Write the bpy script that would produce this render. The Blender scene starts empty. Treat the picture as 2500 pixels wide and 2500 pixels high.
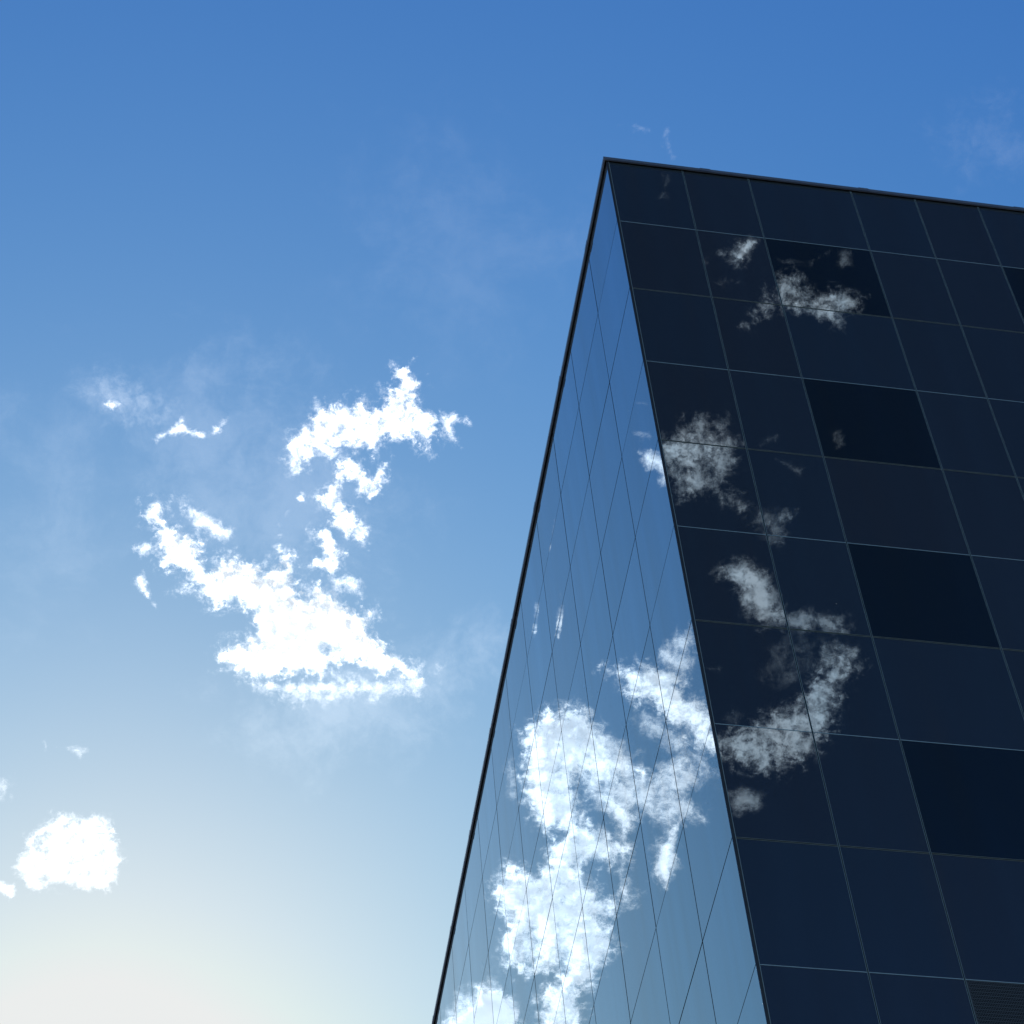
import bpy, bmesh, math, random
from mathutils import Vector, Matrix, noise

random.seed(7)
scene = bpy.context.scene
COL = scene.collection

# ------------------------------------------------------------------ survey
# measured from the photograph: camera lens / tilt and the corner of the tower
U = 1.9                                             # one facade row, metres
FPX, PITCH, ROLL = 6250.63, 0.90740, 0.105976
CAM = Vector((0, 0, 1.6))
AR, AL = 0.258550, 1.806199                         # wall directions
C = CAM + Vector((1.115483, 10.976749, 18.642520)) * U   # top of the glass, at the corner
ARRIS = 0.022352 * U
UR = Vector((math.cos(AR), math.sin(AR), 0)); NR = Vector((math.sin(AR), -math.cos(AR), 0))
UL = Vector((math.cos(AL), math.sin(AL), 0)); NL = Vector((-math.sin(AL), math.cos(AL), 0))
CL = C - UR * ARRIS
ZT = C.z

def cam_rot():
    cb, sb, cc, sc = math.cos(PITCH), math.sin(PITCH), math.cos(ROLL), math.sin(ROLL)
    Rx = Matrix(((1, 0, 0), (0, cb, -sb), (0, sb, cb)))
    Ry = Matrix(((cc, 0, sc), (0, 1, 0), (-sc, 0, cc)))
    return Rx @ Ry
RC = cam_rot()
def ray(x, y):
    d = Vector(((x - 1250) / FPX, 1, (1250 - y) / FPX)); d.normalize()
    return RC @ d

SUN = ray(240, 2650)                                # direction towards the sun
SUN_EL = math.asin(SUN.z); SUN_AZ = math.atan2(SUN.x, SUN.y)

# ------------------------------------------------------------------ helpers
def tag(o, label=None, cat=None, group=None, kind=None):
    if label: o['label'] = label
    if cat: o['category'] = cat
    if group: o['group'] = group
    if kind: o['kind'] = kind
    return o

def link(name, bm, mat, parent=None, smooth=False):
    me = bpy.data.meshes.new(name)
    bm.to_mesh(me); bm.free()
    if smooth:
        for p in me.polygons: p.use_smooth = True
    me.materials.append(mat)
    o = bpy.data.objects.new(name, me); COL.objects.link(o)
    if parent: o.parent = parent
    return o

def new_mat(name):
    m = bpy.data.materials.new(name); m.use_nodes = True
    nt = m.node_tree; nt.nodes.clear()
    out = nt.nodes.new('ShaderNodeOutputMaterial')
    return m, nt, out

def N(nt, typ, **kw):
    n = nt.nodes.new(typ)
    for k, v in kw.items():
        if k in n.inputs.keys(): n.inputs[k].default_value = v
        else: setattr(n, k, v)
    return n

def math_node(nt, op, a, b=None, c=None, clamp=False):
    n = nt.nodes.new('ShaderNodeMath'); n.operation = op; n.use_clamp = clamp
    for i, v in enumerate((a, b, c)):
        if v is None: continue
        if isinstance(v, (int, float)): n.inputs[i].default_value = v
        else: nt.links.new(v, n.inputs[i])
    return n.outputs[0]

def smoothstep(nt, x, lo, hi, a=0.0, b=1.0):
    n = nt.nodes.new('ShaderNodeMapRange'); n.interpolation_type = 'SMOOTHSTEP'
    nt.links.new(x, n.inputs['Value'])
    n.inputs['From Min'].default_value = lo; n.inputs['From Max'].default_value = hi
    n.inputs['To Min'].default_value = a; n.inputs['To Max'].default_value = b
    return n.outputs['Result']

# ------------------------------------------------------------------ world
EXPOSURE = 1.8
SKY_STRENGTH = 0.1
w = bpy.data.worlds.new("World"); scene.world = w; w.use_nodes = True
nt = w.node_tree; nt.nodes.clear()
wo = N(nt, 'ShaderNodeOutputWorld'); bg = N(nt, 'ShaderNodeBackground', Strength=SKY_STRENGTH)
sky = N(nt, 'ShaderNodeTexSky', sky_type='NISHITA', sun_disc=False)
sky.sun_elevation = SUN_EL; sky.sun_rotation = SUN_AZ
sky.altitude = 0; sky.air_density = 1.0; sky.dust_density = 0.10; sky.ozone_density = 4.0
# deep, contrasty blue sky (per-channel gamma of the physical sky)
sp = N(nt, 'ShaderNodeSeparateColor'); cb_ = N(nt, 'ShaderNodeCombineColor')
nt.links.new(sky.outputs[0], sp.inputs[0])
for k, (gam, gain) in enumerate(((2.80, .0560), (2.17, .0562), (1.06, .1365))):
    raw = math_node(nt, 'MINIMUM', sp.outputs[k], (2.625, 3.50, 5.60)[k])     # the hazy horizon whitens out
    pw = math_node(nt, 'POWER', raw, gam)
    if k == 2: pw = math_node(nt, 'MULTIPLY', pw, smoothstep(nt, sp.outputs[2], 1.8, 3.5, .25, 1.0))
    if k == 1: pw = math_node(nt, 'MULTIPLY', pw, smoothstep(nt, sp.outputs[1], 0.85, 1.75, .46, 1.0))
    nt.links.new(math_node(nt, 'MULTIPLY', pw, gain / SKY_STRENGTH / 2 ** EXPOSURE), cb_.inputs[k])
nt.links.new(cb_.outputs[0], bg.inputs[0])
nt.links.new(bg.outputs[0], wo.inputs[0])

sl = bpy.data.lights.new('sun', 'SUN'); sl.energy = 5.0; sl.angle = math.radians(0.53); sl.color = (1, .99, .975)
so = bpy.data.objects.new('sun', sl); COL.objects.link(so)
so.rotation_euler = SUN.to_track_quat('Z', 'Y').to_euler()

# ------------------------------------------------------------------ camera
cd = bpy.data.cameras.new('camera'); cam = bpy.data.objects.new('camera', cd); COL.objects.link(cam)
cd.sensor_width = 36; cd.sensor_fit = 'HORIZONTAL'; cd.lens = 36 * FPX / 2500
cd.clip_start = 0.1; cd.clip_end = 60000
X, Y, Z = RC.col[0], RC.col[2], -RC.col[1]
m = Matrix((X, Y, Z)).transposed().to_4x4(); m.translation = CAM
cam.matrix_world = m
scene.camera = cam
vs = scene.view_settings
vs.view_transform = 'Standard'; vs.look = 'None'; vs.exposure = EXPOSURE; vs.gamma = 1; vs.use_curve_mapping = False
scene.cycles.use_denoising = True
scene.cycles.transparent_max_bounces = 48
scene.cycles.max_bounces = 12

# ------------------------------------------------------------------ materials
def glass_mat(name, base, dirt=0.02, coat=0.65, ior=1.7):
    m, nt, out = new_mat(name)
    b = N(nt, 'ShaderNodeBsdfPrincipled', Roughness=0.0, IOR=ior)
    b.inputs['Coat Weight'].default_value = coat; b.inputs['Coat IOR'].default_value = 1.5
    b.inputs['Coat Roughness'].default_value = 0.0
    b.inputs['Coat Tint'].default_value = (.30, .68, 1, 1)
    oi = N(nt, 'ShaderNodeObjectInfo')
    tc = N(nt, 'ShaderNodeTexCoord')
    # each pane comes from the factory a touch lighter or darker
    hv = N(nt, 'ShaderNodeHueSaturation', Color=(*base, 1))
    nt.links.new(math_node(nt, 'MULTIPLY_ADD', oi.outputs['Random'], 0.22, 0.89), hv.inputs['Value'])
    nt.links.new(math_node(nt, 'MULTIPLY_ADD', oi.outputs['Random'], 0.004, 0.498), hv.inputs['Hue'])
    # fine specks of dirt stuck on the glass
    vo = N(nt, 'ShaderNodeTexVoronoi', Scale=1.6); nt.links.new(tc.outputs['Object'], vo.inputs['Vector'])
    nz = N(nt, 'ShaderNodeTexNoise', Scale=0.9); nt.links.new(tc.outputs['Object'], nz.inputs['Vector'])
    sepc = N(nt, 'ShaderNodeSeparateColor'); nt.links.new(vo.outputs['Color'], sepc.inputs[0])
    rad = math_node(nt, 'MULTIPLY', sepc.outputs[0], 0.022)
    spk = math_node(nt, 'MULTIPLY', math_node(nt, 'LESS_THAN', vo.outputs['Distance'], rad), math_node(nt, 'GREATER_THAN', sepc.outputs[1], 0.45))
    # rain streaks running down the wall
    mp = N(nt, 'ShaderNodeMapping'); mp.inputs['Scale'].default_value = (2.2, 2.2, 0.12)
    nt.links.new(tc.outputs['Object'], mp.inputs['Vector'])
    st = N(nt, 'ShaderNodeTexNoise', Scale=1.0, Detail=6.0, Roughness=0.6); nt.links.new(mp.outputs[0], st.inputs['Vector'])
    stv = smoothstep(nt, st.outputs['Fac'], 0.4, 0.75)
    nt.links.new(hv.outputs[0], b.inputs['Base Color'])
    # the mirror coating is not perfectly even: soft vertical bands, and a shift from pane to pane
    cw_ = math_node(nt, 'ADD', math_node(nt, 'MULTIPLY_ADD', st.outputs['Fac'], .8, coat - .40), math_node(nt, 'MULTIPLY_ADD', oi.outputs['Random'], .20, -.10), clamp=True)
    nt.links.new(cw_, b.inputs['Coat Weight'])
    df = N(nt, 'ShaderNodeBsdfDiffuse', Color=(.30, .30, .28, 1))
    fac = math_node(nt, 'ADD', math_node(nt, 'MULTIPLY', stv, dirt), math_node(nt, 'MULTIPLY', spk, 0.5), clamp=True)
    mx = N(nt, 'ShaderNodeMixShader'); nt.links.new(fac, mx.inputs[0])
    nt.links.new(b.outputs[0], mx.inputs[1]); nt.links.new(df.outputs[0], mx.inputs[2])
    nt.links.new(mx.outputs[0], out.inputs[0])
    # faint roller-wave unevenness of tempered glass
    w1 = N(nt, 'ShaderNodeTexNoise', Scale=1.1, Detail=1.0); nt.links.new(tc.outputs['Object'], w1.inputs['Vector'])
    bp = N(nt, 'ShaderNodeBump', Strength=1.0, Distance=0.00025); nt.links.new(w1.outputs['Fac'], bp.inputs['Height'])
    nt.links.new(bp.outputs[0], b.inputs['Normal']); nt.links.new(bp.outputs[0], b.inputs['Coat Normal'])
    return m

def plain(name, col, rough=0.5, metal=0.0, var=0.15, scale=8.0, spec=0.5):
    m, nt, out = new_mat(name)
    b = N(nt, 'ShaderNodeBsdfPrincipled', Roughness=rough, Metallic=metal)
    tc = N(nt, 'ShaderNodeTexCoord'); nz = N(nt, 'ShaderNodeTexNoise', Scale=scale, Detail=5.0)
    nt.links.new(tc.outputs['Object'], nz.inputs['Vector'])
    hv = N(nt, 'ShaderNodeHueSaturation', Color=(*col, 1))
    nt.links.new(math_node(nt, 'MULTIPLY_ADD', nz.outputs['Fac'], 2 * var, 1 - var), hv.inputs['Value'])
    nt.links.new(hv.outputs[0], b.inputs['Base Color'])
    b.inputs['Specular IOR Level'].default_value = spec
    nt.links.new(b.outputs[0], out.inputs[0])
    return m

M_PANEL = glass_mat('navy_back_painted_glass', (.032, .033, .034))
M_WIN = glass_mat('vision_glass', (.010, .0105, .004), dirt=.006)
M_EDGE = plain('aluminium_edge', (.17, .28, .36), 0.5, 0.0)
M_GAP = plain('black_gasket', (.006, .007, .009), 0.8, spec=0.0)
M_CAP = plain('navy_coping', (.060, .088, .145), 0.3)
M_SOF = plain('black_reveal', (.004, .004, .004), 0.9, spec=0.0)
M_BEAD = plain('bronze_bead', (.05, .037, .015), 0.6)
M_TRIM = plain('dark_corner_trim', (.008, .014, .022), 0.5)
M_PERF = plain('perforated_steel', (.016, .027, .042), 0.6)
M_ROOF = plain('roof_membrane', (.2, .2, .2), 0.9)

# ------------------------------------------------------------------ the building
BASE = Vector((C.x, C.y, 0))
tower = bpy.data.objects.new('glass_tower', None); COL.objects.link(tower); tower.location = BASE
tag(tower, 'dark glass office tower corner, mirror-like blue wall beside a near-black panelled wall', 'building')

class Wall:
    """local frame of one wall: s along it, n outwards, z measured down from the glass top"""
    def __init__(self, o, u, n): self.o, self.u, self.n = o - BASE, u, n
    def p(self, s, n, z): return self.o + self.u * s + self.n * n + Vector((0, 0, z))
WR = Wall(C, UR, NR); WL = Wall(CL, UL, NL)

def box(bm, W, s0, s1, n0, n1, z0, z1):
    v = [bm.verts.new(W.p(s, n, z)) for z in (z0, z1) for (s, n) in ((s0, n0), (s1, n0), (s1, n1), (s0, n1))]
    fs = [(0, 1, 2, 3), (7, 6, 5, 4), (0, 4, 5, 1), (1, 5, 6, 2), (2, 6, 7, 3), (3, 7, 4, 0)]
    out = [bm.faces.new([v[i] for i in f]) for f in fs]
    bmesh.ops.recalc_face_normals(bm, faces=out)

ROWS = [0.0, -0.945996 * U] + [-(0.945996 + k) * U for k in range(1, 19)]
NROW = len(ROWS) - 1
cw = [.634919, .571975, .899748, .566968, .566070, .899748, .567, .567, .567, .9, .567, .567]
RS = [0.0]
for c_ in cw: RS.append(RS[-1] + c_ * U)
LS = [0.0] + [(-0.054235 + 0.952456 * k) * U for k in range(1, 17)]

def visible(W, s0, s1, z0, z1):
    area, inside = [], False
    for i in range(5):
        for j in range(5):
            q = RC.transposed() @ (W.p(s0 + (s1 - s0) * i / 4, 0, z0 + (z1 - z0) * j / 4) + BASE - CAM)
            if q.y > 0:
                x, y = 1250 + FPX * q.x / q.y, 1250 - FPX * q.z / q.y
                if -10 < x < 2510 and -10 < y < 2510: inside = True
    return inside

GAP = 0.007        # half width of the open joint
def pane(name, W, s0, s1, z0, z1, mat, tilt=0.0008):
    bm = bmesh.new()
    a, b, c_, d = s0 + GAP, s1 - GAP, z1 + GAP, z0 - GAP
    # every pane sits a hair out of true
    t = [random.uniform(-tilt, tilt) for _ in range(4)]
    fr = [bm.verts.new(W.p(s, t[i], z)) for i, (s, z) in enumerate(((a, c_), (b, c_), (b, d)))]
    t3 = t[0] + t[2] - t[1]
    fr.append(bm.verts.new(W.p(a, t3, d)))
    bk = [bm.verts.new(W.p(s, -0.028, z)) for (s, z) in ((a, c_), (b, c_), (b, d), (a, d))]
    bm.faces.new(fr); bm.faces.new(bk[::-1])
    for i in range(4):
        j = (i + 1) % 4
        bm.faces.new((fr[i], bk[i], bk[j], fr[j]))
    bmesh.ops.recalc_face_normals(bm, faces=bm.faces[:])
    return link(name, bm, mat, tower)

def pane_box_into(bm, W, s0, s1, z0, z1):
    box(bm, W, s0 + GAP, s1 - GAP, -0.028, 0, z1 + GAP, z0 - GAP)

rest_r = bmesh.new(); rest_l = bmesh.new()
for r in range(NROW):
    z0, z1 = ROWS[r], ROWS[r + 1]
    for c_ in range(len(cw)):
        s0, s1 = RS[c_], RS[c_ + 1]
        if not visible(WR, s0, s1, z0, z1):
            pane_box_into(rest_r, WR, s0, s1, z0, z1); continue
        wide = cw[c_] > .8
        if c_ == 2 and r == 9: continue                      # the ventilation panel goes here
        if wide and r % 2 == 1: pane('window', WR, s0, s1, z0, z1, M_WIN)
        else: pane('cladding_panel', WR, s0, s1, z0, z1, M_PANEL)
    for c_ in range(len(LS) - 1):
        s0, s1 = LS[c_], LS[c_ + 1]
        if not visible(WL, s0, s1, z0, z1):
            pane_box_into(rest_l, WL, s0, s1, z0, z1); continue
        pane('glass_pane', WL, s0, s1, z0, z1, M_WIN if (r % 2 == 1 and c_ % 3 != 0) else M_PANEL)
tag(link('cladding_panel', rest_r, M_PANEL, tower), kind='stuff')
tag(link('glass_pane', rest_l, M_PANEL, tower), kind='stuff')

# joints: two bright pane edges with an open dark gap between them
ZB = ROWS[-1]
EW = 0.0034
def strip_v(name, W, s, e=EW, top=0.0):
    bm = bmesh.new()
    for sg in (-1, 1):
        a, b = sorted((s + sg * GAP, s + sg * (GAP + e)))
        box(bm, W, a, b, 0.0006, 0.003, ZB, top)
    o = link(name, bm, M_EDGE, tower)
    g = bmesh.new(); box(g, W, s - GAP + .0004, s + GAP - .0004, -0.026, -0.016, ZB, top)
    link('gasket', g, M_GAP, o)
    return o
def strip_h(name, W, z, s0, s1, cuts, storey):
    bm = bmesh.new()
    segs = []
    last = s0
    for cpos in cuts:
        segs.append((last, cpos - GAP - EW - .001)); last = cpos + GAP + EW + .001
    segs.append((last, s1))
    for a, b in segs:
        if storey:
            box(bm, W, a, b, 0.0006, 0.0028, z + GAP, z + GAP + .005)
            box(bm, W, a, b, 0.0006, 0.0028, z - GAP - .005, z - GAP)
        else:
            box(bm, W, a, b, 0.0006, 0.0030, z - GAP, z + GAP * .5)
    o = link(name, bm, M_BEAD if storey else M_EDGE, tower)
    if storey:
        g = bmesh.new()
        for a, b in segs: box(g, W, a, b, -0.026, -0.014, z - GAP + .0004, z + GAP - .0004)
        link('gasket', g, M_GAP, o)
    return o
M_STOREY = plain('weathered_bronze_edge', (.115, .16, .17), 0.5)
for s in RS[1:-1]: strip_v('mullion', WR, s)
for k in range(1, NROW): 
    o = strip_h('transom', WR, ROWS[k], 0.006, RS[-1], RS[1:-1], k % 2 == 0)
    if k % 2 == 0: o.data.materials[0] = M_STOREY
LG = 0.0095
def dark_v(W, s):
    g = bmesh.new(); box(g, W, s - LG, s + LG, -0.026, 0.0008, ZB, 0)
    return link('mullion', g, M_GAP, tower)
def dark_h(W, z, s0, s1, cuts, storey):
    g = bmesh.new(); last = s0; segs = []
    for cpos in cuts: segs.append((last, cpos - LG - .0005)); last = cpos + LG + .0005
    segs.append((last, s1))
    h = .0095 if storey else .0055
    for a, b in segs:
        box(g, W, a, b, -0.026, 0.0007, z - h, z + h)
    return link('transom', g, M_GAP, tower)
for s in LS[1:-1]: dark_v(WL, s)
for k in range(1, NROW): dark_h(WL, ROWS[k], 0.002, LS[-1], LS[1:-1], k % 2 == 0)

# corner profile: dark strip on the right wall with a bright bead against the glass
bm = bmesh.new(); box(bm, WR, -ARRIS + .003, -.003, -0.03, 0.002, ZB, -0.001)
trim = link('corner_trim', bm, M_TRIM, tower)
bm = bmesh.new(); box(bm, WR, -.0025, .0025, -0.03, 0.004, ZB, -0.001)
link('bead', bm, M_EDGE, trim)
bm = bmesh.new()
AR_ = 0.0035                                          # rounded nosing on the very corner
cc_ = WR.p(-ARRIS + AR_ - .001, 0.004 - AR_, 0)
ring = []
for k in range(13):
    t_ = math.radians(-10 + 110 * k / 12)
    q_ = cc_ + (-UR * math.sin(t_) + NR * math.cos(t_)) * AR_
    ring.append((bm.verts.new(q_ + Vector((0, 0, ZB))), bm.verts.new(q_ + Vector((0, 0, -.001)))))
for k in range(12): bm.faces.new((ring[k][0], ring[k + 1][0], ring[k + 1][1], ring[k][1]))
bmesh.ops.recalc_face_normals(bm, faces=bm.faces[:])
M_ARRIS = plain('polished_arris', (.16, .18, .20), 0.2, 1.0, var=.05)
link('arris', bm, M_ARRIS, trim, True)

# coping: fascia, dark reveal underneath with a bronze bead, saddle pieces over the joints
P, FH = 0.025 * U, 0.037 * U
LR, LL = RS[-1], LS[-1]
def coping_ring(bm, n0, n1, z0, z1):
    # mitred around the corner: outer corner at the meeting of both offset planes
    def corner(n, z):
        # intersection of WR plane offset n and WL plane offset n
        a = WR.p(-ARRIS, n, z); b = WL.p(0, n, z)
        # solve a + UR*t = b + UL*q
        d = b - a
        det = UR.x * (-UL.y) - (-UL.x) * UR.y
        t = (d.x * (-UL.y) - (-UL.x) * d.y) / det
        return a + UR * t
    rings = []
    for end in ('R', 'C', 'L'):
        ring = []
        for (n, z) in ((n0, z0), (n1, z0), (n1, z1), (n0, z1)):
            if end == 'R': q = WR.p(LR, n, z)
            elif end == 'L': q = WL.p(LL, n, z)
            else: q = corner(n, z)
            ring.append(bm.verts.new(q))
        rings.append(ring)
    fs = []
    for a, b in ((rings[0], rings[1]), (rings[1], rings[2])):
        for i in range(4):
            j = (i + 1) % 4
            fs.append(bm.faces.new((a[i], a[j], b[j], b[i])))
    fs.append(bm.faces.new(rings[0])); fs.append(bm.faces.new(rings[2]))
    bmesh.ops.recalc_face_normals(bm, faces=fs)
bm = bmesh.new(); coping_ring(bm, P - .028, P, .004, FH)
bmesh.ops.bevel(bm, geom=bm.edges[:], offset=.002, segments=1, affect='EDGES')
coping = link('coping', bm, M_CAP, tower)
bm = bmesh.new(); coping_ring(bm, -.4, P - .0285, .016, FH - .004); link('soffit', bm, M_SOF, coping)
bm = bmesh.new(); coping_ring(bm, .016, .0215, .006, .0155); link('bead', bm, M_BEAD, coping)
def saddle(W, s):
    bm = bmesh.new(); box(bm, W, s - .085, s + .085, P + .0005, P + .004, -.002, FH + .006)
    box(bm, W, s - .085, s + .085, -.1, P + .0005, FH + .0005, FH + .006)
    link('joint_cover', bm, M_CAP, coping)
for k in range(8): saddle(WR, (.83 + 1.39 * k) * U)
for k in range(9): saddle(WL, (.85 + 1.42 * k) * U)

# inner body, hidden walls and roof
bm = bmesh.new()
far = WR.p(LR, 0, 0) + (WL.p(LL, 0, 0) - WL.p(0, 0, 0))
def quadprism(bm, pts, z0, z1):
    lo = [bm.verts.new(Vector((p.x, p.y, z0))) for p in pts]; hi = [bm.verts.new(Vector((p.x, p.y, z1))) for p in pts]
    fs = [bm.faces.new(lo), bm.faces.new(hi)]
    n = len(pts)
    for i in range(n): fs.append(bm.faces.new((lo[i], lo[(i + 1) % n], hi[(i + 1) % n], hi[i])))
    bmesh.ops.recalc_face_normals(bm, faces=fs)
ins = -0.05
pc = WR.p(-ARRIS, ins, 0) + UR * 0.05
quadprism(bm, [pc, WR.p(LR, ins, 0), far, WL.p(LL, ins, 0)], 0, ZT - .12)
link('inner_wall', bm, M_GAP, tower)
bm = bmesh.new()
quadprism(bm, [pc, WR.p(LR, ins, 0), far, WL.p(LL, ins, 0)], ZT - .118, ZT - .05)
link('roof', bm, M_ROOF, tower)

# perforated ventilation panel: a folded sheet with real holes
def perforated(W, s0, s1, z0, z1):
    bm = bmesh.new()
    a, b, c_, d = s0 + GAP, s1 - GAP, z1 + GAP, z0 - GAP
    px = 0.0285; n = int((b - a - .03) / px); m0 = (b - a - n * px) / 2
    pr = 0.019; gap2 = 0.012
    z = d - .015; N_ = -.001
    def quad(x0, x1, za, zb):
        bm.faces.new([bm.verts.new(W.p(x, N_, zz)) for x, zz in ((x0, za), (x1, za), (x1, zb), (x0, zb))])
    quad(a, b, z, d)
    row = 0
    K = 8
    while z - pr * 2 - gap2 > c_ + .01:
        for half in (0, 1):
            off = m0 + (px / 2 if (half) else 0)
            quad(a, a + off - px / 4, z - pr, z); 
            xr = a + off - px / 4 + (n - 1) * px
            quad(xr, b, z - pr, z)
            for k in range(n - 1):
                x0 = a + off - px / 4 + k * px; x1 = x0 + px; cx, cz = (x0 + x1) / 2, z - pr / 2
                outer = [(x1, cz), (x1, z), (cx, z), (x0, z), (x0, cz), (x0, z - pr), (cx, z - pr), (x1, z - pr)]
                ov = [bm.verts.new(W.p(x, N_, zz)) for x, zz in outer]
                iv = [bm.verts.new(W.p(cx + .0105 * math.cos(i * math.pi / 4), N_, cz + .0072 * math.sin(i * math.pi / 4))) for i in range(8)]
                wv = [bm.verts.new(q_.co - W.n * .003) for q_ in iv]
                for i in range(8):
                    j = (i + 1) % 8
                    bm.faces.new((ov[i], ov[j], iv[j], iv[i]))
                    bm.faces.new((iv[i], iv[j], wv[j], wv[i]))
            z -= pr
        quad(a, b, z - gap2, z); z -= gap2
    quad(a, b, c_, z)
    bmesh.ops.remove_doubles(bm, verts=bm.verts[:], dist=.0004)
    bmesh.ops.recalc_face_normals(bm, faces=bm.faces[:])
    o = link('perforated_panel', bm, M_PERF, tower)
    g = bmesh.new(); box(g, W, a, b, -.048, -.04, c_, d); link('duct_backing', g, M_SOF, o)
perforated(WR, RS[2], RS[3], ROWS[9], ROWS[10])

# thin wire loop hanging out of a joint on the mirrored wall
def tube_loop(bm, pts, rad):
    n = len(pts); rings = []
    for i in range(n):
        t = (pts[(i + 1) % n] - pts[i - 1]).normalized(); a = t.orthogonal().normalized(); b = t.cross(a)
        rings.append([bm.verts.new(pts[i] + a * rad * math.cos(k * 2.094) + b * rad * math.sin(k * 2.094)) for k in range(3)])
    for i in range(n):
        A, B = rings[i], rings[(i + 1) % n]
        for k in range(3): bm.faces.new((A[k], A[(k + 1) % 3], B[(k + 1) % 3], B[k]))

# ------------------------------------------------------------------ ground
mg, nt, out = new_mat('paving')
b = N(nt, 'ShaderNodeBsdfPrincipled', Roughness=0.85)
tc = N(nt, 'ShaderNodeTexCoord'); br = N(nt, 'ShaderNodeTexBrick', Scale=1.2)
br.inputs['Color1'].default_value = (.10, .105, .11, 1); br.inputs['Color2'].default_value = (.08, .085, .09, 1); br.inputs['Mortar'].default_value = (.05, .05, .05, 1)
br.inputs['Mortar Size'].default_value = .01
nt.links.new(tc.outputs['Object'], br.inputs['Vector']); nt.links.new(br.outputs['Color'], b.inputs['Base Color'])
nt.links.new(b.outputs[0], out.inputs[0])
bm = bmesh.new()
bmesh.ops.create_circle(bm, cap_ends=True, segments=96, radius=20000)
tag(link('ground', bm, mg), kind='structure')

# ------------------------------------------------------------------ clouds
# every cloud is a closed, puffed-up body of real size floating in one layer about 1500 m up;
# the ones mirrored in the glass float beside and behind the viewer
import numpy as np
LAYER = 1500.0

def cloud_mat(name, body, seed, pw_=1.8, through=.85, ramp=(-.45, 1.0)):
    m, nt, out = new_mat(name)
    uv = N(nt, 'ShaderNodeUVMap', uv_map='UVMap')
    off = N(nt, 'ShaderNodeVectorMath', operation='ADD'); nt.links.new(uv.outputs[0], off.inputs[0]); off.inputs[1].default_value = seed
    wn = N(nt, 'ShaderNodeTexNoise', Scale=2.2, Detail=5.0, Roughness=0.6); nt.links.new(off.outputs[0], wn.inputs['Vector'])
    ws = N(nt, 'ShaderNodeVectorMath', operation='MULTIPLY_ADD')
    nt.links.new(wn.outputs['Color'], ws.inputs[0]); ws.inputs[1].default_value = (.24, .24, .24); ws.inputs[2].default_value = (-.12, -.12, -.12)
    wp = N(nt, 'ShaderNodeVectorMath', operation='ADD'); nt.links.new(off.outputs[0], wp.inputs[0]); nt.links.new(ws.outputs[0], wp.inputs[1])
    n1 = N(nt, 'ShaderNodeTexNoise', Scale=3.8, Detail=11.0, Roughness=0.66, Lacunarity=2.1); nt.links.new(wp.outputs[0], n1.inputs['Vector'])
    n2 = N(nt, 'ShaderNodeTexNoise', Scale=3.0, Detail=12.0, Roughness=0.72, Distortion=0.15); nt.links.new(wp.outputs[0], n2.inputs['Vector'])
    def at(n_):
        a = N(nt, 'ShaderNodeAttribute', attribute_name=n_); return a.outputs['Fac']
    core, copac, veil, vopac = at('core'), at('core_opacity'), at('veil'), at('veil_opacity')
    c1 = math_node(nt, 'ADD', core, math_node(nt, 'MULTIPLY_ADD', n1.outputs['Fac'], 4.4, -2.2))
    a1 = math_node(nt, 'MULTIPLY', math_node(nt, 'POWER', smoothstep(nt, c1, *ramp), pw_), copac)
    v1 = math_node(nt, 'ADD', veil, math_node(nt, 'MULTIPLY_ADD', n2.outputs['Fac'], 4.6, -2.3))
    a2 = math_node(nt, 'MULTIPLY', math_node(nt, 'POWER', smoothstep(nt, v1, -.35, 1.7), 1.5), vopac)
    al = math_node(nt, 'SUBTRACT', 1.0, math_node(nt, 'MULTIPLY', math_node(nt, 'SUBTRACT', 1.0, a1), math_node(nt, 'SUBTRACT', 1.0, a2)))
    al = math_node(nt, 'MULTIPLY', al, body)
    df = N(nt, 'ShaderNodeBsdfDiffuse', Color=(.94, .95, .95, 1)); tl = N(nt, 'ShaderNodeBsdfTranslucent', Color=(.96, .97, .96, 1))
    m1 = N(nt, 'ShaderNodeMixShader'); m1.inputs[0].default_value = through      # share of the light let through; the rest is thrown back up
    nt.links.new(df.outputs[0], m1.inputs[1]); nt.links.new(tl.outputs[0], m1.inputs[2])
    tr = N(nt, 'ShaderNodeBsdfTransparent'); m2 = N(nt, 'ShaderNodeMixShader')
    nt.links.new(al, m2.inputs[0]); nt.links.new(tr.outputs[0], m2.inputs[1]); nt.links.new(m1.outputs[0], m2.inputs[2])
    nt.links.new(m2.outputs[0], out.inputs[0])
    return m

def sdist(PX, PY, poly):
    """signed distance (positive inside) from grid points to a polygon"""
    best = np.full(PX.shape, 1e9); ins = np.zeros(PX.shape, bool)
    n = len(poly)
    for i in range(n):
        (x0, y0), (x1, y1) = poly[i], poly[(i + 1) % n]
        dx, dy = x1 - x0, y1 - y0; L2 = dx * dx + dy * dy or 1e-9
        t = np.clip(((PX - x0) * dx + (PY - y0) * dy) / L2, 0, 1)
        best = np.minimum(best, (PX - x0 - t * dx) ** 2 + (PY - y0 - t * dy) ** 2)
        if y0 != y1:
            ins ^= ((y0 > PY) != (y1 > PY)) & (PX < (x1 - x0) * (PY - y0) / (y1 - y0) + x0)
    return np.where(ins, 1, -1) * np.sqrt(best)

def mirror_ray(d, side):
    if side == 'L': return d - NL * (2 * d.dot(NL))
    if side == 'R': return d - NR * (2 * d.dot(NR))
    return d
def mirror_point(p, side):
    if side == 'L': return p - NL * (2 * (p - CL).dot(NL))
    if side == 'R': return p - NR * (2 * (p - C).dot(NR))
    return p

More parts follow.
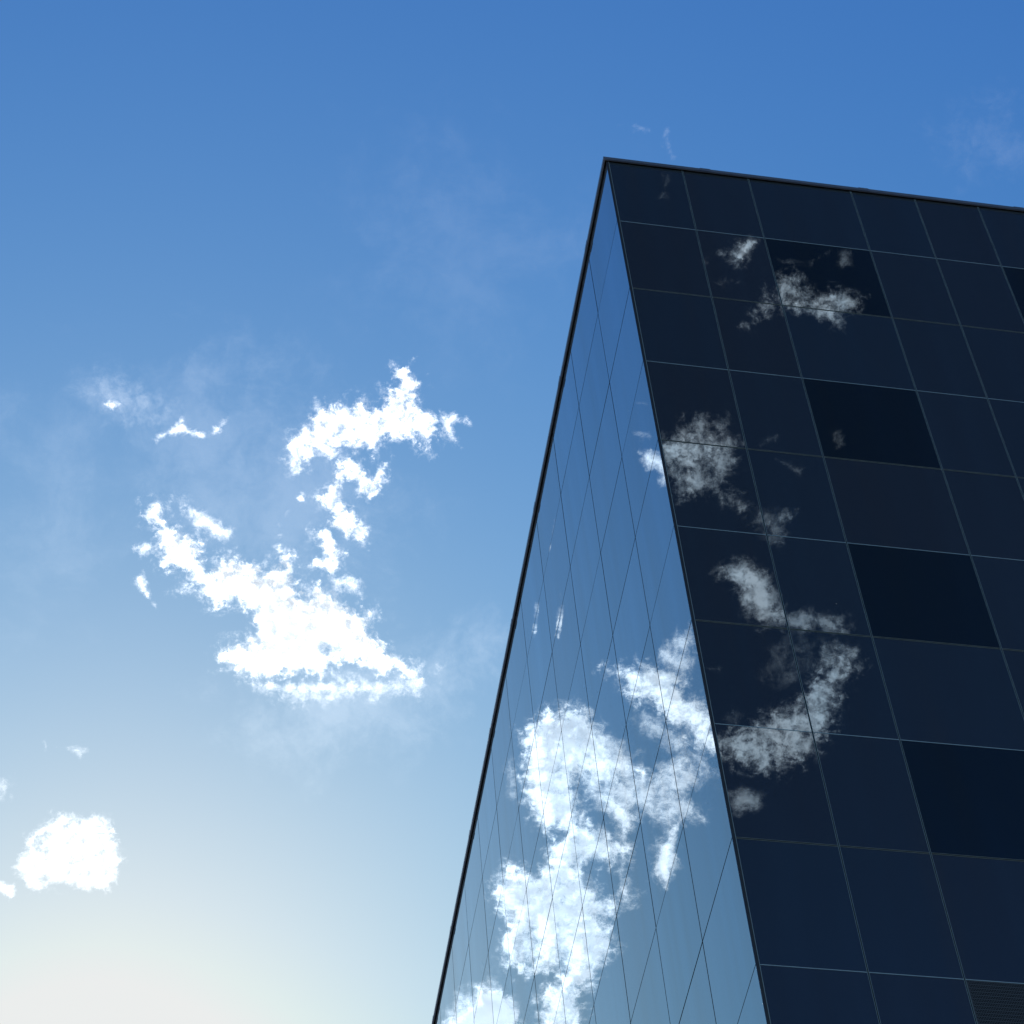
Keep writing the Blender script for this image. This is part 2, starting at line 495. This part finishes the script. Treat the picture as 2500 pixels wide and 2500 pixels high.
cloud_seed = [0]
def cloud(label, side, core=(), veil=(), holes=(), step=6, depth=70, group=None, kind=None, name='cloud', margin=1.0, cap=1.6, uvs=1.0, top=None):
    """core / veil: (outline, softness, opacity); outlines are surveyed as sight lines from the camera
    (or off the mirrored wall) and laid out on the cloud layer"""
    if top is None: top = {'D': .9, 'L': .6, 'R': .05}[side]
    pw_ = {'D': 2.0, 'L': 1.9, 'R': 2.3}[side]
    ramp = {'D': (-.35, 1.45), 'L': (-.6, 1.15), 'R': (-.6, 1.1)}[side]
    allp = [p for (poly, s, o, *_) in list(core) + list(veil) for p in ((poly_x - 0, poly_y - 0) for poly_x, poly_y in poly)]
    ms = max(s_[1] for s_ in list(core) + list(veil)) * (margin + .3)
    x0, x1 = min(p[0] for p in allp) - ms, max(p[0] for p in allp) + ms
    y0, y1 = min(p[1] for p in allp) - ms, max(p[1] for p in allp) + ms
    nx, ny = int((x1 - x0) / step) + 2, int((y1 - y0) / step) + 2
    PX, PY = np.meshgrid(x0 + step * np.arange(nx), y0 + step * np.arange(ny), indexing='ij')
    def field(parts):
        D = np.full(PX.shape, -3.0); O = np.zeros(PX.shape)
        for poly, s, o, *c_ in parts:
            d = np.clip(sdist(PX, PY, poly) / s, -3, c_[0] if c_ else cap)
            O = np.where(d > D, o, O); D = np.maximum(D, d)
        return D, O
    D, DO = field(core); V, VO = field(veil)
    for poly, s in holes: D = np.minimum(D, np.clip(-sdist(PX, PY, poly) / s, -3, 1.6))
    M = np.maximum(D, V)
    T = np.sqrt(np.clip((M + margin) / (1.6 + margin), 0, 1)) * depth * .2
    bm = bmesh.new()
    uvl = bm.loops.layers.uv.new('UVMap')
    la = [bm.verts.layers.float.new(n_) for n_ in ('core', 'core_opacity', 'veil', 'veil_opacity')]
    keep = M > -margin
    cell = keep[:-1, :-1] | keep[1:, :-1] | keep[:-1, 1:] | keep[1:, 1:]
    used = np.zeros(M.shape, bool)
    for a in (0, 1):
        for b_ in (0, 1): used[a:nx - 1 + a, b_:ny - 1 + b_] |= cell
    low, up = {}, {}
    ux = {}
    cs = cloud_seed[0]
    for i, j in np.argwhere(used):
        d = ray(float(PX[i, j]), float(PY[i, j]))
        bumpy = noise.fractal(Vector((PX[i, j] / 70, PY[i, j] / 70, cs * 7.3)), .9, 2.0, 3)
        h = float(T[i, j]) * (1 + .12 * bumpy)
        for dic, z in ((low, LAYER - h), (up, LAYER + h * 1.3 + .5)):
            # walk along the sight line from the camera, bounce it off the wall, stop at the layer
            p = CAM + d * ((z - CAM.z) / d.z)
            v = bm.verts.new(mirror_point(p, side))
            v[la[0]] = float(D[i, j]); v[la[1]] = float(DO[i, j]); v[la[2]] = float(V[i, j]); v[la[3]] = float(VO[i, j])
            dic[(i, j)] = v; ux[v] = (PX[i, j] / 100 * uvs, PY[i, j] / 100 * uvs)
    fcs = []
    edges = {}
    for i, j in np.argwhere(cell):
        q = [(i, j), (i + 1, j), (i + 1, j + 1), (i, j + 1)]
        f = bm.faces.new([low[k] for k in q]); f.material_index = 0; fcs.append(f)
        f = bm.faces.new([up[k] for k in q[::-1]]); f.material_index = 1; fcs.append(f)
        for k in range(4):
            e = (q[k], q[(k + 1) % 4]); r = (e[1], e[0])
            if r in edges: del edges[r]
            else: edges[e] = 1
    for a, b_ in edges:
        f = bm.faces.new((low[b_], low[a], up[a], up[b_])); f.material_index = 1; fcs.append(f)
    for f in fcs:
        f.smooth = True
        for l in f.loops: l[uvl].uv = ux[l.vert]
    bmesh.ops.recalc_face_normals(bm, faces=fcs)
    # origin at the cloud's own centre
    cen = sum((v.co for v in bm.verts), Vector()) / len(bm.verts)
    bmesh.ops.translate(bm, verts=bm.verts[:], vec=-cen)
    me = bpy.data.meshes.new(name); bm.to_mesh(me); bm.free()
    cloud_seed[0] += 1
    sd = (cs * 3.71 % 17, cs * 5.13 % 13, cs * 1.7)
    me.materials.append(cloud_mat('cloud_body', 1.0, sd, pw_, ramp=ramp)); me.materials.append(cloud_mat('cloud_top', top, sd, pw_, {'D': .32, 'L': .36, 'R': .9}[side], ramp))
    o = bpy.data.objects.new(name, me); COL.objects.link(o); o.location = cen
    tag(o, label, 'cloud' if kind is None else None, group, kind)
    return o

def T_(ox, oy, s): return lambda *p: [(ox + s * p[i], oy + s * p[i + 1]) for i in range(0, len(p), 2)]
zA = T_(200, 850, .5176); zB = T_(0, 1700, .41408); z3 = T_(1050, 1500, .56936); zC = T_(1200, 900, .31056)
zR = T_(1500, 500, .41408); z4 = T_(1050, 1900, .31056); zT = T_(1350, 300, .31056); zO = T_(0, 0, 1.294)
def el(cx, cy, rx, ry, rot=0, n=20):
    c_, s_ = math.cos(math.radians(rot)), math.sin(math.radians(rot))
    return [(cx + rx * math.cos(t) * c_ - ry * math.sin(t) * s_, cy + rx * math.cos(t) * s_ + ry * math.sin(t) * c_) for t in (2 * math.pi * k / n for k in range(n))]

# --- the clouds seen directly
head = zA(1470,90, 1545,95, 1600,190, 1570,240, 1650,310, 1690,330, 1680,400, 1640,490, 1600,480, 1590,440, 1480,440, 1410,430, 1390,500, 1340,470, 1280,490, 1250,460, 1170,520, 1100,510, 1020,580, 980,600, 965,520, 970,430, 1020,380, 1080,340, 1110,250, 1150,260, 1220,260, 1290,260, 1330,230, 1355,290, 1430,260, 1420,190, 1480,180, 1470,120)
neck = zA(1260,510, 1320,560, 1370,610, 1390,560, 1440,540, 1440,620, 1400,680, 1360,720, 1310,700, 1290,640, 1230,640, 1210,700, 1280,770, 1350,850, 1340,930, 1280,910, 1220,890, 1180,830, 1170,780, 1090,720, 1090,690, 1150,680, 1180,620, 1190,540)
neck2 = zA(1060,860, 1110,850, 1180,860, 1240,960, 1230,1020, 1190,1080, 1120,1040, 1070,1020, 1110,970, 1120,910)
wing = zA(290,740, 320,730, 400,740, 380,780, 440,830, 500,870, 560,920, 580,990, 600,1050, 650,990, 720,970, 780,1000, 850,1030, 930,1020, 900,960, 930,920, 985,950, 1010,1020, 1000,1080, 1050,1150, 1090,1100, 1140,1110, 1200,1160, 1300,1230, 1340,1240, 1380,1230, 1390,1290, 1360,1310, 1420,1390, 1480,1450, 1600,1520, 1610,1560, 1580,1590, 1520,1570, 1480,1530, 1400,1560, 1340,1520, 1270,1490, 1180,1500, 1150,1560, 1140,1640, 1110,1610, 1090,1550, 1040,1530, 960,1560, 900,1580, 840,1560, 740,1550, 680,1500, 620,1470, 640,1420, 720,1380, 790,1370, 810,1310, 780,1240, 710,1210, 620,1245, 590,1200, 540,1140, 450,1140, 520,1100, 490,1060, 410,1055, 350,1020, 370,960, 340,900, 350,850, 290,810)
cloud('large ragged white cloud like spread wings with a crooked neck, left of the tower', 'D',
      core=[(head, 30, 1, .62), (neck, 24, .97, .45), (neck2, 22, .97, .4), (wing, 34, 1, 1.05)],
      veil=[(zA(1690,330, 1760,300, 1840,360, 1760,370, 1790,470, 1700,420), 18, .5), (head, 52, .42), (neck, 48, .42), (neck2, 48, .36), (wing, 60, .42),
            (zA(1150,1060, 1320,1090, 1330,1180, 1180,1130), 20, .45),
            (zA(620,1500, 1000,1700, 1600,1640, 1720,1500, 1500,1540, 900,1560), 40, .3)],
      holes=[(el(200+.5176*1155, 850+.5176*1400, 22, 12), 22)], step=5, depth=90)
cloud('torn shred of white cloud hovering just above the left wing of the big cloud', 'D',
      core=[(zA(530,810, 600,785, 650,830, 715,860, 690,890, 650,905, 600,860, 540,850), 17, .7)],
      veil=[(zA(440,690, 480,700, 600,770, 720,850, 700,920, 600,890, 480,790), 24, .4)], step=4, depth=25)
cloud('tiny white cloud fleck left of the big cloud, below its wing tip', 'D',
      core=[(zA(240,1085, 290,1055, 295,1100, 305,1140, 325,1190, 300,1170, 270,1120), 11, .85)],
      veil=[(zA(230,930, 300,905, 345,930, 330,960, 270,990, 245,960), 16, .55), (zA(240,1085, 290,1055, 350,1220, 300,1180), 16, .4)], step=4, depth=15)
cloud('small isolated puff of white cloud beside the neck of the big cloud', 'D',
      core=[(zA(1000,708, 1045,678, 1050,722, 1030,728), 9, .8)], veil=[(zA(950,780, 975,765, 960,800), 10, .4), (zA(990,708, 1045,670, 1055,725), 14, .35)], step=4, depth=12)
cloud('faint wispy cloud fleck at the far left of the sky, left of a hooked wisp', 'D',
      core=[(zA(95,255, 140,240, 190,268, 150,295, 110,290), 12, .55)], veil=[(zA(80,250, 140,225, 210,260, 300,310, 250,330, 120,300), 22, .35), (el(320, 985, 120, 70, 20), 60, .05)], step=4, depth=15)
cloud('faint hooked wisp of cloud in the upper left sky, right of a smaller fleck', 'D',
      core=[(zA(440,385, 455,350, 475,328, 492,365, 505,395, 470,395), 11, .6)],
      veil=[(zA(330,430, 380,400, 440,370, 470,320, 500,375, 600,395, 690,330, 640,410, 560,425, 480,410, 400,410, 350,450), 14, .6)], step=4, depth=15)
cloud('bright compact white cloud in the lower left, close to the sun glare', 'D',
cap=.7, core=[(zB(330,710, 370,710, 400,740, 470,740, 520,755, 600,745, 640,730, 665,800, 690,860, 700,910, 650,930, 620,960, 700,970, 690,1040, 640,1130, 560,1120, 510,1030, 430,1020, 370,1000, 340,1060, 260,1030, 220,1080, 180,1140, 140,1100, 90,1010, 100,980, 170,970, 240,940, 290,930, 250,860, 300,850, 350,840, 360,770), 24, 1),
            (zB(165,850, 210,800, 260,770, 270,790, 210,840, 180,865), 8, .9)], holes=[(zB(600,880, 700,870, 720,960, 640,960, 610,930), 16), (zB(420,930, 470,920, 500,990, 440,1010, 400,980), 14)],
      veil=[(zB(140,860, 330,690, 640,710, 720,960, 660,1160, 340,1120, 180,1160, 80,1010), 26, .5)], step=4, depth=45)
cloud('small white cloud scrap cut by the left edge of the picture, beside the glare', 'D',
      core=[(zB(-60,1090, 0,1095, 70,1120, 72,1190, 30,1170, 0,1140, -60,1150), 11, .6)], veil=[(zB(-60,1080, 90,1100, 80,1200, -60,1170), 18, .4)], step=4, depth=15)
cloud('thin upright sliver of cloud above the bright lower left cloud', 'D',
      core=[(zB(235,270, 270,240, 285,270, 280,310, 262,325, 260,285), 8, .28)], veil=[(zB(330,300, 400,295, 520,300, 510,340, 470,370, 420,320), 14, .2), (zB(-60,470, 90,500, 70,580, 20,600, -60,620), 30, .18)], step=4, depth=12)
cloud('barely visible streak of high cloud above the roof corner of the tower', 'D',
      veil=[(zT(860,40, 915,30, 925,120, 960,280, 930,285, 880,180), 16, .06), (zT(500,10, 640,0, 770,60, 700,75, 600,30), 20, .06)], step=5, depth=12)
cloud('soft pale veil of cloud at the right edge of the sky above the roof', 'D',
      veil=[(el(2430, 350, 170, 120), 130, .012)], uvs=.4, step=8, depth=15)

# --- clouds mirrored in the left wall
puff = z3(390,500, 440,460, 500,410, 560,390, 640,390, 690,420, 700,450, 760,530, 830,600, 860,640, 820,700, 720,710, 640,700, 620,760, 650,800, 660,880, 740,920, 780,960, 830,940, 860,980, 840,1040, 790,1060, 720,1060, 650,1080, 700,1160, 720,1200, 790,1220, 790,1290, 730,1300, 780,1340, 800,1450, 720,1530, 690,1610, 640,1600, 660,1690, 650,1800, 450,1800, 480,1700, 470,1620, 540,1570, 560,1520, 440,1540, 380,1550, 360,1510, 300,1510, 290,1440, 300,1360, 330,1330, 290,1280, 260,1200, 290,1130, 330,1070, 400,1090, 450,1110, 490,1050, 510,990, 570,930, 530,920, 480,930, 440,860, 410,780, 390,690, 400,600)
wispA = z3(700,450, 860,560, 900,640, 960,680, 1030,560, 1150,620, 1240,680, 1130,760, 1200,900, 1080,900, 1060,960, 1070,1080, 1010,1180, 960,1130, 950,1030, 1000,930, 900,870, 850,960, 860,1200, 900,1180, 930,1160, 900,1240, 800,1300, 770,880, 650,800, 640,700)
cloud('tall white cumulus mirrored in the left glass wall, down to the bottom edge', 'L',
      cap=.95, core=[(puff, 34, .97), (z3(1040,900, 1075,880, 1060,950, 1040,1000, 1072,1080, 1010,1175, 965,1120, 960,1060, 990,1000), 20, .72), (z3(860,650, 900,650, 950,690, 900,710), 14, .8),
            (z3(740,780, 800,800, 870,870, 860,940, 800,960, 770,880), 20, .6)],
      veil=[(puff, 46, .6), (wispA, 34, .62), (z3(310,640, 350,600, 380,700, 370,820, 330,800), 22, .3)],
      holes=[(z4(700,1260, 790,1180, 850,1260, 820,1380, 800,1480, 740,1500, 700,1380), 22), (z4(1010,1270, 1080,1340, 1090,1420, 1040,1480, 990,1400), 22),
             (z4(1230,350, 1290,280, 1400,340, 1500,380, 1520,430, 1450,460, 1340,400, 1260,400), 24)], step=6, depth=90)
arm = z3(720,235, 790,240, 830,220, 900,215, 960,210, 1000,230, 1060,240, 1090,300, 1100,340, 1160,370, 1190,400, 1220,450, 1240,500, 1320,560, 1320,620, 1240,600, 1180,590, 1120,570, 1090,500, 1040,480, 990,430, 950,390, 890,370, 830,320, 800,270)
cloud('slanting white cloud band mirrored in the left glass wall, running to the corner edge', 'L',
      cap=.95, core=[(arm, 32, .95)],
      veil=[(arm, 50, .6), (z3(960,210, 1000,130, 1060,70, 1120,40, 1140,200, 1090,300), 26, .45), (z3(850,370, 1000,430, 1200,600, 1240,760, 1100,640, 900,520), 34, .4)], step=6, depth=60)
cloud('rounded white cloud top mirrored at the very bottom of the left glass wall', 'L',
      core=[(z3(40,1790, 60,1750, 120,1715, 185,1650, 190,1600, 230,1590, 290,1600, 340,1640, 375,1680, 400,1790, 380,1860, 60,1860), 20, .96)],
      veil=[(z3(20,1780, 100,1620, 230,1560, 380,1640, 420,1860, 20,1860), 34, .45)], step=6, depth=50)
cloud('feathery wisp of cloud mirrored in the left glass wall halfway up its right edge', 'L',
      veil=[(zC(1140,620, 1200,640, 1280,630, 1400,680, 1440,940, 1340,940, 1300,830, 1200,780), 20, .6), (zC(1150,500, 1260,480, 1300,540, 1200,560), 16, .25), (zC(1120,270, 1250,260, 1260,300), 12, .3)], step=5, depth=20)
def streak(lab, x0, y0, x1, y1, w_, o):  # slim pale body added out of view, so its mirror image is a streak
    dx, dy = x1 - x0, y1 - y0; L_ = math.hypot(dx, dy); nx_, ny_ = -dy / L_ * w_, dx / L_ * w_
    cloud(lab, 'L', core=[([(x0, y0), (x0 + dx * .6 + nx_, y0 + dy * .6 + ny_), (x1, y1), (x0 + dx * .6 - nx_, y0 + dy * .6 - ny_)], 5, o)], veil=[([(x0, y0 - 30), (x0 + dx * .6 + nx_, y0 + dy * .6 + ny_), (x1, y1), (x0 + dx * .6 - nx_, y0 + dy * .6 - ny_)], 9, .3)], step=2.5, depth=6, name='white_streak')
streak('short white streak mirrored in the left wall, uppermost of three', 1352, 1300, 1340, 1360, 3.2, .8)
streak('short white streak mirrored in the left wall, lower right of three', 1374, 1480, 1362, 1556, 3.6, .9)
streak('short white streak mirrored in the left wall, lower left of three', 1314, 1490, 1304, 1552, 2.8, .6)

# --- clouds mirrored in the dark right wall
cloud('shredded white cloud mirrored in the dark right wall beside the corner edge, at mid height', 'R',
      core=[(zC(1290,640, 1400,580, 1480,560, 1560,580, 1700,600, 1740,570, 1830,620, 1900,650, 1900,740, 1860,780, 1740,800, 1720,720, 1640,760, 1590,850, 1600,930, 1560,970, 1500,960, 1520,900, 1540,820, 1480,780, 1400,730), 40, 1)], cap=.5,
      veil=[(zR(240,1450, 330,1330, 420,1260, 530,1240, 650,1280, 710,1390, 730,1600, 620,1640, 760,1720, 860,1850, 1000,1780, 980,1950, 880,1900, 700,1780, 560,1700, 400,1750, 330,1600), 40, .75),
            (zR(870,1400, 940,1350, 1010,1310, 960,1370), 14, .3), (zR(920,1480, 1000,1510, 1100,1540, 1090,1600, 1000,1530), 16, .35), (zR(1260,1350, 1330,1330, 1360,1420, 1300,1450), 16, .25)], step=6, depth=50)
cloud('smoky white cloud mirrored in the dark right wall across the second and third panel rows', 'R',
      core=[(zR(1020,570, 1060,530, 1090,530, 1150,575, 1250,525, 1330,520, 1310,570, 1240,600, 1120,600, 1060,600), 36, 1)], cap=.5,
      veil=[(zR(740,700, 800,640, 860,560, 880,480, 960,520, 960,400, 1080,380, 1150,480, 1200,520, 1300,490, 1420,510, 1480,540, 1440,620, 1370,680, 1350,740, 1270,720, 1180,660, 1080,640, 960,620, 860,640, 830,710), 36, .85),
            (zR(1330,270, 1400,260, 1400,350, 1330,380, 1310,330), 20, .3), (zR(960,330, 1150,320, 1300,250, 1160,360), 18, .25)], step=6, depth=40)
cloud('small bright wisp of cloud mirrored in the dark right wall near the top', 'R',
      core=[(zR(700,315, 740,240, 785,190, 825,205, 780,270, 750,320), 22, .95)], cap=.9,
      veil=[(zR(590,260, 700,230, 800,150, 860,190, 800,280, 740,350, 690,330, 620,290), 24, .5), (zR(470,330, 540,300, 560,340), 16, .3), (zR(580,440, 640,420, 740,440, 640,470), 20, .25)], step=5, depth=20)
cloud('curled thin cloud mirrored in the dark right wall between the two larger reflections', 'R',
      core=[(zO(1350,1072, 1400,1054, 1438,1080, 1448,1110, 1480,1150, 1470,1170, 1430,1165, 1400,1140, 1390,1110, 1370,1090), 30, .9)], cap=.8,
      veil=[(zO(1330,1075, 1400,1045, 1450,1090, 1480,1140, 1540,1140, 1615,1160, 1600,1195, 1500,1190, 1430,1185, 1385,1150, 1390,1110), 30, .6), (zO(1420,950, 1480,960, 1470,1030, 1440,1020), 34, .25)], step=6, depth=35)
hook = z3(1150,540, 1225,540, 1290,535, 1350,495, 1420,440, 1500,400, 1580,370, 1640,300, 1690,230, 1720,210, 1760,160, 1820,180, 1830,220, 1790,270, 1760,330, 1740,400, 1730,470, 1700,520, 1640,600, 1570,640, 1480,690, 1400,680, 1330,640, 1260,620, 1150,600)
cloud('hook shaped white cloud mirrored in the dark right wall, rising from the corner edge', 'R',
      cap=.52, core=[(hook, 46, 1), (z3(1150,540, 1225,555, 1330,570, 1330,610, 1230,600, 1150,600), 14, .9)],
      veil=[(hook, 60, .8), (z3(1640,230, 1660,140, 1740,110, 1830,140, 1840,210, 1760,260), 34, .7), (z3(1400,250, 1500,330, 1640,240, 1700,120, 1560,60, 1450,120), 40, .16), (z3(1240,450, 1290,380, 1330,430, 1300,480), 22, .45), (z3(1170,230, 1240,205, 1230,240), 14, .4)], step=6, depth=60)
cloud('small white tuft of cloud mirrored in the dark right wall, below a hook shaped one', 'R',
      core=[(z3(1290,800, 1330,775, 1400,790, 1420,810, 1390,840, 1320,830), 20, .7)],
      veil=[(z3(1270,760, 1340,740, 1440,780, 1420,850, 1350,860, 1320,900, 1280,850), 26, .5)], step=5, depth=20)
cloud('very faint upright wisp mirrored in the top row of the dark right wall', 'R',
      veil=[(zT(870,420, 925,390, 925,500, 900,600, 860,600), 20, .3)], step=5, depth=12)

# --- thin veil of high haze round the big cloud and in the middle of the sky
cloud(None, 'D', veil=[(el(620, 1150, 420, 330, 20), 260, .03, .9), (el(900, 1700, 380, 200, -10), 200, .05, .9), (el(250, 960, 160, 90, 15), 120, .05, .9), (el(1150, 620, 420, 330, 0), 330, .011, .9), (el(150, 1250, 260, 380), 260, .02, .9)],
      uvs=.14, step=24, depth=10, kind='stuff', name='thin_cloud_veil', margin=1.2)
